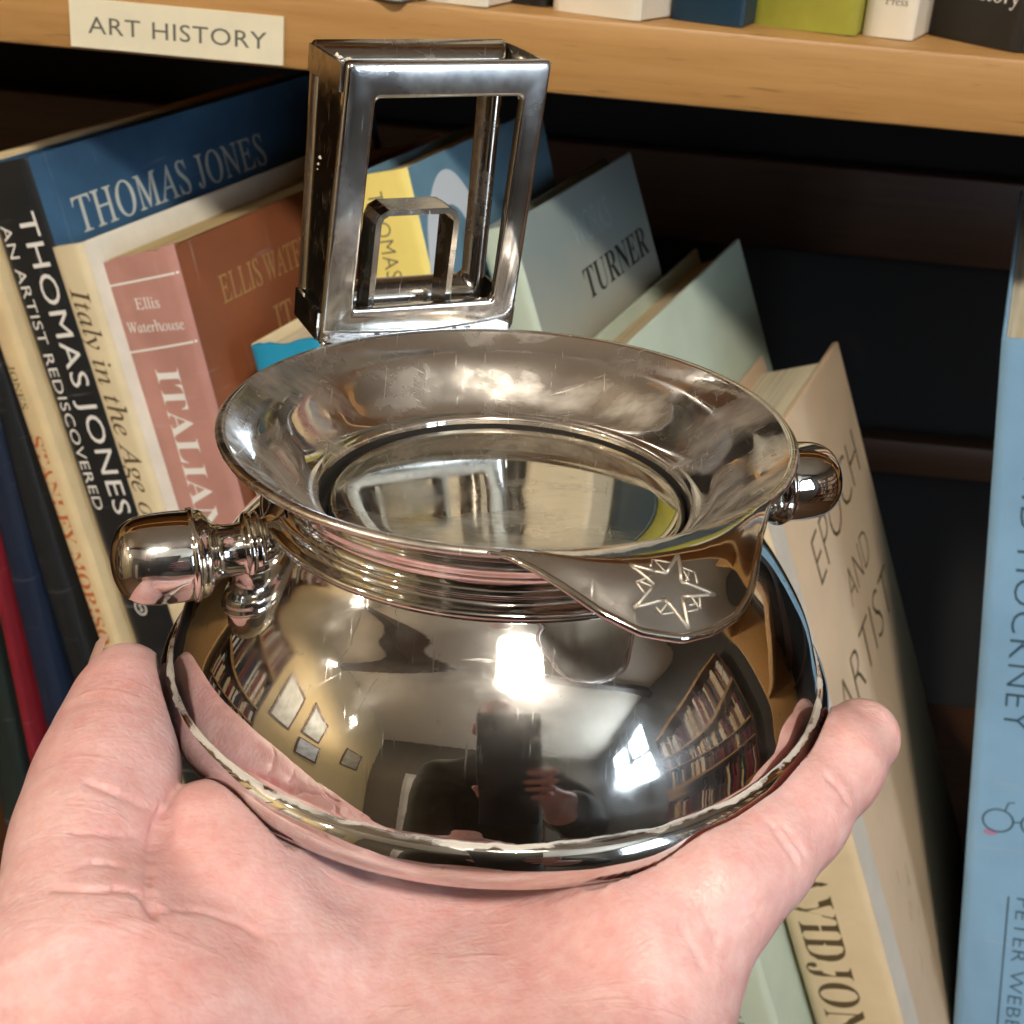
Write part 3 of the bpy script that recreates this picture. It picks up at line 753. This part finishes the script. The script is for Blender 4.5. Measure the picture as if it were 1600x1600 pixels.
# camera ray helper in pot coordinates: point seen at pixel (u, v) of the 1600-frame, at depth dep (mm)
PMi = PM.inverted()
def px(u, v, dep):
    q = (RC * ((u - 800) / fpx) - UC * ((v - 800) / fpx) + F) * dep * mm + Vector((0, 0, EYE))
    q = PMi @ q; return (q.x * 1000, q.y * 1000, q.z * 1000)

def chain(f, pts, k=4.0, first_k=None, sq=(1, 1, 1)):
    for i in range(len(pts) - 1):
        f.add(pts[i][0], pts[i + 1][0], pts[i][1], pts[i + 1][1], k if (i or first_k is None) else first_k, sq)

HF = Field((-84, -152, -52), (72, 70, 22), .5)
# palm: fan of cones from the wrist to the four knuckle pads
WR = [(-33, -150, -42), (-22, -150, -43), (-10, -150, -44), (0, -148, -44)]
KN = [(-31, -38, -24.5), (-11, -31, -25), (8, -36, -25), (21, -50, -24)]
for i in range(4):
    HF.add(WR[i], KN[i], 15.5, 13.5 if i < 3 else 12.5, 9)
HF.add((-2, -120, -36), (17, -66, -26), 17, 12.5, 9)            # heel on the little-finger side
HF.add((-20, -100, -37), (0, -62, -28), 15, 13, 9)
HF.add((-28, -128, -37), (-44, -78, -23), 18, 13, 8)            # ball of the thumb
# pad at the root of the index finger
HF.add((-34, -43, -20), (-27, -30, -22), 12.0, 12.0, 4)
HF.add(px(326, 1316, 191), px(350, 1420, 186), 7.8, 10.2, 5)
HF.add(px(350, 1420, 186), px(430, 1560, 181), 10.2, 12.0, 7)
HF.add(px(335, 1330, 190), (-26, -40, -21), 7.8, 11.0, 5)
# index, middle, ring: straight out under the pot and beyond it
for a, b, c, e, r0 in (((-30, -36, -23), (-34, 2, -18.5), (-37, 26, -17.5), (-38, 46, -15), 9.2), ((-10, -30, -24), (-11, 14, -18.6), (-11, 42, -17.2), (-10, 62, -13), 9.4), ((9, -34, -24), (14, 8, -18), (17, 36, -16.8), (19, 56, -12.5), 9.0)):
    chain(HF, [(a, 11.5), (b, r0), (c, r0 - 1.1), (e, r0 - 2.4)], 3.0)
# little finger: lies along the foot ring on the right, tip beyond it
LF = [(px(1010, 1470, 187), 12.5), (px(1105, 1388, 189), 9.6), (px(1170, 1332, 194), 8.6), (px(1232, 1270, 200), 8.0), (px(1297, 1194, 207), 7.3), (px(1345, 1152, 213), 5.9)]
chain(HF, LF, 3.0, 9)
# thumb: against the left flank of the foot ring
TH = [(px(199, 1066, 211), 5.9), (px(190, 1110, 206), 6.7), (px(176, 1180, 199), 8.3), (px(160, 1245, 192), 9.1), (px(134, 1320, 184), 8.7), (px(119, 1400, 177), 9.6)]
chain(HF, [(px(120, 1440, 176), 9.5), (px(140, 1530, 172), 13.5), (px(240, 1660, 169), 17.0)], 7)
TF = Field((-84, -152, -52), (72, 70, 22), .5)
chain(TF, TH, 5.0)
HF.d = smin(HF.d, TF.d, 1.4).astype(np.float32); del TF
# creases: thumb root, finger joints, palm lines
def crease(p, r=.7, k=.9):
    for a, b in zip(p[:-1], p[1:]): HF.cut(a, b, r, r, k)
def dist(P):
    q = (np.asarray(P) - HF.lo) / HF.step; i = np.clip(np.round(q).astype(int), 0, np.array(HF.d.shape) - 1); return HF.d[i[:, 0], i[:, 1], i[:, 2]]
def surf(u, v):                              # where the ray through (u, v) first meets the hand
    a = np.array(px(u, v, 120)); b = np.array(px(u, v, 260)); t_ = np.linspace(0, 1, 1600)[:, None]; P = a + (b - a) * t_; dd = dist(P)
    i = np.where(dd < 0)[0]; return P[i[0]] if len(i) else None
def fold(pts, r, out=0.0):
    Q = [surf(*p) for p in spline(pts, 4 * len(pts))]; Q = [q for q in Q if q is not None]
    for a, b in zip(Q[:-1], Q[1:]):
        if np.linalg.norm(a - b) < 6: HF.cut(a, b, r * .45, r * .45, .6)
for pts, r in (([(1290, 1212), (1312, 1232), (1328, 1258)], .55), ([(1203, 1286), (1226, 1318), (1248, 1350)], .6), ([(1216, 1280), (1240, 1312), (1260, 1340)], .35), ([(1098, 1418), (1112, 1450), (1120, 1478)], .4), ([(1060, 1440), (1085, 1485), (1098, 1515)], .3),
    ([(136, 1223), (180, 1240), (236, 1264)], .5), ([(109, 1300), (160, 1304), (214, 1306)], .35), ([(122, 1352), (158, 1349), (196, 1354)], .3), ([(84, 1388), (140, 1392), (206, 1392), (236, 1424)], .6),
    ([(236, 1424), (300, 1422), (368, 1440), (404, 1462)], .5), ([(280, 1228), (258, 1256), (241, 1290), (233, 1350), (233, 1400), (240, 1432)], 1.0)):
    fold(pts, r)
HV, HQ = HF.mesh()
# Newton step onto the true surface removes grid stepping
def refine(fl, V, it=2):
    d = fl.d; n = np.array(d.shape)
    def samp(P):
        q = (P - fl.lo) / fl.step; i = np.clip(np.floor(q).astype(int), 0, n - 2); t = q - i; out = 0
        for a in (0, 1):
            for b in (0, 1):
                for c in (0, 1):
                    w = (t[:, 0] if a else 1 - t[:, 0]) * (t[:, 1] if b else 1 - t[:, 1]) * (t[:, 2] if c else 1 - t[:, 2])
                    out = out + w * d[i[:, 0] + a, i[:, 1] + b, i[:, 2] + c]
        return out
    for _ in range(it):
        g = np.stack([(samp(V + np.eye(3)[k] * fl.step) - samp(V - np.eye(3)[k] * fl.step)) / (2 * fl.step) for k in range(3)], 1)
        V = V - (samp(V) / np.maximum((g * g).sum(1), .2))[:, None] * g
    return V, samp
HV, hsamp = refine(HF, HV)
# skin keeps just clear of the silver: press flesh that would enter the foot ring down / outwards
rr_ = np.hypot(HV[:, 0], HV[:, 1])
inside = (rr_ < 51.5) & (HV[:, 2] > -7.55) & (HV[:, 2] < 0)
lowp = inside & (HV[:, 2] < -3.5)
HV[lowp, 2] = np.minimum(HV[lowp, 2], -7.6 + .9 * np.clip((rr_[lowp] - 47) / 4.5, 0, 1) ** 2 * 1.0)
sidep = (rr_ < 52.2) & (HV[:, 2] >= -6) & (HV[:, 2] < 12)
kf = (52.25 / np.maximum(rr_, 1))[:, None]
HV[sidep, :2] = (HV[:, :2] * kf)[sidep]

# rest of the body, coarse: only met in the silver's reflections
BF = Field((-330, -820, -620), (330, -120, 520), 11.0)
BF.add((-12, -160, -43), (-120, -395, -150), 30, 44, 10)
BF.add((-120, -395, -150), (-165, -600, 170), 44, 55, 20)
BF.add((-150, -610, 190), (190, -610, 190), 58, 58, 40)
BF.add((15, -640, 150), (15, -640, -300), 150, 140, 60, (1, .75, 1))
BF.add((190, -600, 170), (265, -470, -60), 56, 44, 20); BF.add((265, -470, -60), (112, -305, 8), 42, 29, 15)
# right hand closed round the lower edge of the phone
CAMP = Vector(px(800, 800, 0.0)); pR = Vector(PMi.to_3x3() @ RC); pU = Vector(PMi.to_3x3() @ UC); pF = Vector(PMi.to_3x3() @ F)
def ph(r_, u_, f_): return tuple(CAMP + pR * r_ + pU * u_ + pF * f_)
RF = Field((-40, -330, -60), (180, -170, 120), 3.0)
RF.add((112, -305, 8), ph(52, -100, -38), 26, 22, 10); RF.add(ph(52, -100, -38), ph(40, -62, -32), 22, 18, 12)
for i in range(4):
    u_ = -52 - i * 20; rr = (7.6, 8.2, 7.8, 6.6)[i]; q = (0, 3, 1, -5)[i]
    chain(RF, [(ph(54, u_ - 4, -30), 9.0), (ph(68, u_, -12), rr), (ph(64, u_ + 2, 9), rr - .8), (ph(40 - q, u_ + 3, 9.5), rr - 2)], 3.0)
chain(RF, [(ph(36, -118, -34), 13), (ph(6, -128, -22), 10.5), (ph(-12, -112, -16), 8.6), (ph(-20, -92, -14), 6.8)], 4.0)
RV, RQ = RF.mesh()
BF.add((15, -600, 200), (18, -575, 300), 55, 55, 25)
BF.add((20, -575, 385), (20, -560, 330), 78, 60, 25, (.92, 1.1, 1.15)); BF.add((20, -490, 350), (20, -478, 335), 10, 13, 10)
BF.add((-58, -575, 360), (-60, -578, 350), 16, 14, 6); BF.add((98, -575, 360), (100, -578, 350), 16, 14, 6)
BV, BQ = BF.mesh()
allv = np.vstack([HV, BV, RV]); allf = np.vstack([HQ, BQ + len(HV), RQ + len(HV) + len(BV)])
person = bpy.data.meshes.new('person')
person.from_pydata((allv * mm).tolist(), [], allf.tolist()); person.update()
person.polygons.foreach_set('use_smooth', [True] * len(person.polygons))
person.materials.append(M['skin'])
po = bpy.data.objects.new('person', person); COL.objects.link(po); po.matrix_world = PM
tag(po, 'person in a dark jacket holding the silver pot on one bare open palm', 'person')
JF = Field((-340, -830, -640), (340, -190, 330), 12.0)
JF.add((-58, -255, -88), (-120, -395, -150), 46, 56, 10); JF.add((-120, -395, -150), (-165, -600, 170), 56, 70, 20)
JF.add((-150, -610, 185), (190, -610, 185), 72, 72, 40); JF.add((15, -640, 150), (15, -640, -320), 170, 165, 60, (1, .78, 1))
JF.add((190, -600, 170), (265, -470, -60), 70, 60, 20); JF.add((265, -470, -60), (145, -342, -8), 58, 46, 15)
JV, JQ = JF.mesh()
mesh_obj('jacket', JV, JQ, paper('jacket_cloth', (.075, .07, .045), .85, .2, 20), po, True)
AF = Field((-100, -700, 300), (140, -460, 520), 8.0)
AF.add((20, -600, 400), (20, -598, 360), 84, 70, 20, (.98, 1.05, 1.05)); AF.cut((20, -480, 360), (20, -485, 290), 62, 62, 10)
AV, AQ = AF.mesh()
mesh_obj('hair', AV, AQ, plain('dark_hair', (.03, .02, .013), .6), po, True)
# thumb nail, seen edge-on behind the tip
tn = MB(); t0, t1 = Vector(TH[0][0]), Vector(TH[2][0]); ax = (t0 - t1).normalized(); out = (Vector((-1, .55, .1)) - ax * ax.dot(Vector((-1, .55, .1)))).normalized(); sd = ax.cross(out)
for i in range(9):
    for j in range(9):
        a = -1.05 + 2.1 * j / 8; l = -5.5 + 11.5 * i / 8; rr = 6.25 - .35 * max(0, l / 6) ** 2
        tn.v.append(tuple(t0 + ax * (l - .8 * (1 - math.cos(a)) * 2) + (out * math.cos(a) + sd * math.sin(a)) * rr))
for i in range(8):
    for j in range(8): tn.f.append((i * 9 + j, i * 9 + j + 1, i * 9 + j + 10, i * 9 + j + 9))
tn.obj('thumb_nail', plain('nail', (.62, .40, .33), .3), po, True)

# the phone that takes the picture, held upright in the right hand; its lens is the camera
phm = Matrix((( RC.x, UC.x, -F.x, 0), (RC.y, UC.y, -F.y, 0), (RC.z, UC.z, -F.z, EYE), (0, 0, 0, 1)))
phone = empty('phone', phm, 'dark phone held upright in the right hand of the person', 'phone')
MB().box(-18, 56, -145, 13, 2.2, 10, 2.0).obj('phone_body', plain('phone_case', (.028, .028, .022), .4), phone, True, auto=40)
MB().lathe([(0, 1.9), (4.5, 1.9), (5.2, 2.1), (5.2, 2.3)], 32).obj('lens_ring', plain('lens_glass', (.01, .01, .012), .08), phone, True)
MB().box(-14.5, 52.5, -141, 9, 10.05, 10.3, .1).obj('screen', plain('phone_screen', (.01, .01, .012), .1, 0, (.8, .75, .7), .25), phone)

# ------------------------------------------------------------------ the shop behind the camera (met in the silver's reflections and as bounced light)
def setting(name, mb, m):
    o = mb.obj(name, m, None, False, 1.0); o['kind'] = 'structure'; return o
wall_m = paper('cream_wall_paint', (.40, .30, .15), .8, .06, 3); ceil_m = paper('ceiling_paint', (.78, .70, .58), .9, .05, 2); dark_m = paper('dark_wall', (.10, .08, .06), .8, .2, 4)
XL, XR, YB, YF, ZT = -2.3, 2.3, -2.9, 1.2, 3.0
setting('floor', MB().box(XL - .1, XR + .1, YB - .1, YF + .1, -.1, 0), wood('floor_boards', (.10, .05, .025), (.17, .09, .045), .3))
setting('ceiling', MB().box(XL - .1, XR + .1, YB - .1, YF + .1, ZT, ZT + .1), ceil_m)
setting('wall_left', MB().box(XL - .1, XL, YB, YF, 0, ZT), wall_m)
setting('wall_front', MB().box(XL, XR, YF, YF + .1, 0, ZT), dark_m)
setting('wall_back', MB().box(XL, XR, YB - .1, YB, 0, ZT), paper('brown_wall_paint', (.11, .09, .065), .8, .08, 3))
WY0, WY1, WZ0, WZ1 = -2.45, -1.35, 1.4, 2.8
wr_ = MB().box(XR, XR + .1, YB, WY0, 0, ZT).box(XR, XR + .1, WY1, YF, 0, ZT).box(XR, XR + .1, WY0, WY1, 0, WZ0).box(XR, XR + .1, WY0, WY1, WZ1, ZT)
setting('wall_right', wr_, paper('dark_green_wall', (.09, .085, .075), .8, .1, 3))
setting('ceiling_beam', MB().box(XL, XR, -1.05, -.93, ZT - .14, ZT - .002, .01), M['wood_dark'])
wn = empty('window', Matrix.Translation((XR, (WY0 + WY1) / 2, WZ0)), 'bright daylit shop window with dark glazing bars behind the photographer', 'window')
hy, hz = (WY1 - WY0) / 2, WZ1 - WZ0
pane_m = plain('daylight_pane', (.8, .85, .9), .3, 0, (.72, .86, 1.0), SKY_L)
fm = MB(); 
for y in (-hy + .03, -.02, hy - .03): fm.box(.0, .06, y - .045, y + .045, .002, hz - .002)
for z in (.03, hz * .36, hz * .68, hz - .03): fm.box(.005, .055, -hy + .005, hy - .005, z - .04, z + .04)
fm.obj('window_frame', plain('painted_frame', (.05, .05, .05), .5), wn, False, 1.0)
for i in range(2):
    for j in range(3):
        y0 = -hy + .05 + i * hy; z0 = (.05, hz * .36 + .025, hz * .68 + .025)[j]; z1 = (hz * .36 - .025, hz * .68 - .025, hz - .05)[j]
        MB().box(.03, .034, y0, y0 + hy - .085, z0, z1).obj('pane', pane_m, wn, False, 1.0)
def lamp(pos, rad, L, col, label, group=None):
    t_ = empty('pendant_lamp', Matrix.Translation(pos), label, 'lamp')
    bm = bmesh.new(); bmesh.ops.create_uvsphere(bm, u_segments=24, v_segments=14, radius=rad); bm.verts.index_update()
    mb = MB(); mb.add([tuple(q.co) for q in bm.verts], [[q.index for q in f.verts] for f in bm.faces]); bm.free()
    mb.obj('bulb', plain('lit_bulb', (1, .9, .8), .5, 0, col, L), t_, True, 1.0)
    MB().lathe([(rad * 2.3, rad * .15), (rad * 1.7, rad * .85), (rad * .9, rad * 1.3), (.02, rad * 1.5), (.012, rad * 1.49), (rad * .88, rad * 1.26), (rad * 1.66, rad * .82), (rad * 2.26, rad * .12)], 32).obj('added_shade', plain('added_shade_enamel', (.55, .52, .46), .4), t_, True, 1.0)  # shade added above the bulb to keep direct light off the ceiling
    MB().tube([(0, 0, rad * 1.5), (0, 0, ZT - pos.z)], .004, 6).obj('cord', M['ink_black'], t_, False, 1.0)
lamp(LAMP_POS, .095, LAMP_L, (1.0, .90, .77), 'glowing round bulb on a cord over the middle of the shop')
lamp(LAMP2_POS, .03, LAMP2_L, (1.0, .88, .72), 'smaller glowing bulb near the cream wall')
lamp(Vector((-1.7, -.55, EYE + .95)), .03, LAMP2_L, (1.0, .88, .72), 'small glowing bulb beside the tall bookcase on the cream wall')
def picture(x, y, z, w, h, nx, label, c):
    """framed picture on a wall; nx = +1 left wall, 0 back wall, -1 right wall"""
    rot = {1: 0, 0: R(90), -1: R(180)}[nx]
    p = empty('picture', Matrix.Translation((x, y, z)) @ Matrix.Rotation(rot, 4, 'Z'), label, 'picture')
    MB().box(.004, .03, -w / 2, w / 2, -h / 2, h / 2, .006).obj('picture_frame', M['wood_dark'], p, False, 1.0)
    MB().box(.03, .033, -w / 2 + .035, w / 2 - .035, -h / 2 + .035, h / 2 - .035).obj('picture_sheet', paper('picture_sheet', c, .4, .25, 9), p, False, 1.0)
picture(XL, -.55, EYE + .42, .42, .52, 1, 'small framed print on the cream wall nearest the bookcase', (.42, .40, .34))
picture(XL, -1.15, EYE + .55, .40, .46, 1, 'small framed print in the middle of the cream wall', (.30, .30, .27))
picture(XL, -1.2, EYE - .05, .46, .5, 1, 'framed grey print low on the cream wall', (.34, .35, .36))
picture(XL, -2.2, EYE + .35, .5, .7, 1, 'tall framed print on the cream wall near the corner', (.25, .22, .16))
picture(.95, YB, EYE + .35, .3, .36, 0, 'pale framed notice on the brown wall beside the window', (.66, .64, .58))
picture(.95, YB, EYE - .06, .3, .3, 0, 'lower pale framed notice on the brown wall', (.62, .60, .55))
dr = empty('door', Matrix.Translation((-1.05, YB, 0)), 'pale painted door in the brown back wall', 'door')
MB().box(-.42, .42, .004, .05, .01, 2.0, .004).obj('door_leaf', paper('door_paint', (.36, .34, .31), .5, .05, 3), dr, False, 1.0)
for z0, z1 in ((.2, .85), (1.0, 1.85)):
    for x in (-.2, .2): MB().box(x - .13, x + .13, .051, .06, z0, z1, .006).obj('door_panel', paper('door_panel_paint', (.46, .43, .38), .5, .05, 3), dr, False, 1.0)
MB().lathe([(0, .05), (.012, .05), (.012, .09), (.028, .10), (.03, .12), (.015, .135), (0, .137)], 20).obj('door_knob', plain('door_brass', (.6, .42, .15), .25, 1), dr, True, 1.0).matrix_local = Matrix.Translation((.36, .0, 1.0)) @ Matrix.Rotation(R(-90), 4, 'X')
def stand(x, y, rot, w, h, label, seed):
    rs = random.Random(seed); s_ = empty('bookcase', Matrix.Translation((x, y, 0)) @ Matrix.Rotation(rot, 4, 'Z'), label, 'bookcase')
    fr = MB().box(-w / 2, -w / 2 + .03, -.28, 0, .01, h).box(w / 2 - .03, w / 2, -.28, 0, .01, h).box(-w / 2 + .03, w / 2 - .03, -.012, -.002, .01, h)
    fr.obj('carcass', M['wood_dark'], s_, False, 1.0)
    n = int(h / .36)
    for i in range(n + 1):
        z = .06 + i * (h - .1) / n
        MB().box(-w / 2 + .031, w / 2 - .031, -.275, -.014, z, z + .028).obj('shelf', M['wood'], s_, False, 1.0)
        if i == n: break
        xx = -w / 2 + .04; rows = {}
        while xx < w / 2 - .07:
            t_ = rs.uniform(.014, .045); hh_ = rs.uniform(.2, .29); k_ = rs.randrange(6)
            rows.setdefault(k_, MB()).box(xx, xx + t_ - .001, -.26 + rs.uniform(0, .03), -.04, z + .029, z + .029 + hh_); xx += t_
        for k_, mb in rows.items():
            o = mb.obj('book_row', (cream, red, uw, navy, brown, dgreen)[k_], s_, False, 1.0); o['kind'] = 'stuff'
stand(.2, YB + .002, R(180), 1.5, 1.75, 'dark bookcase full of books against the brown back wall', 3)
stand(XR - .002, -.35, R(-90), 1.5, 2.3, 'tall dark bookcase full of books on the green wall by the window', 5)
stand(XL + .002, .35, R(90), 1.0, 2.2, 'tall dark bookcase full of books on the cream wall', 8)
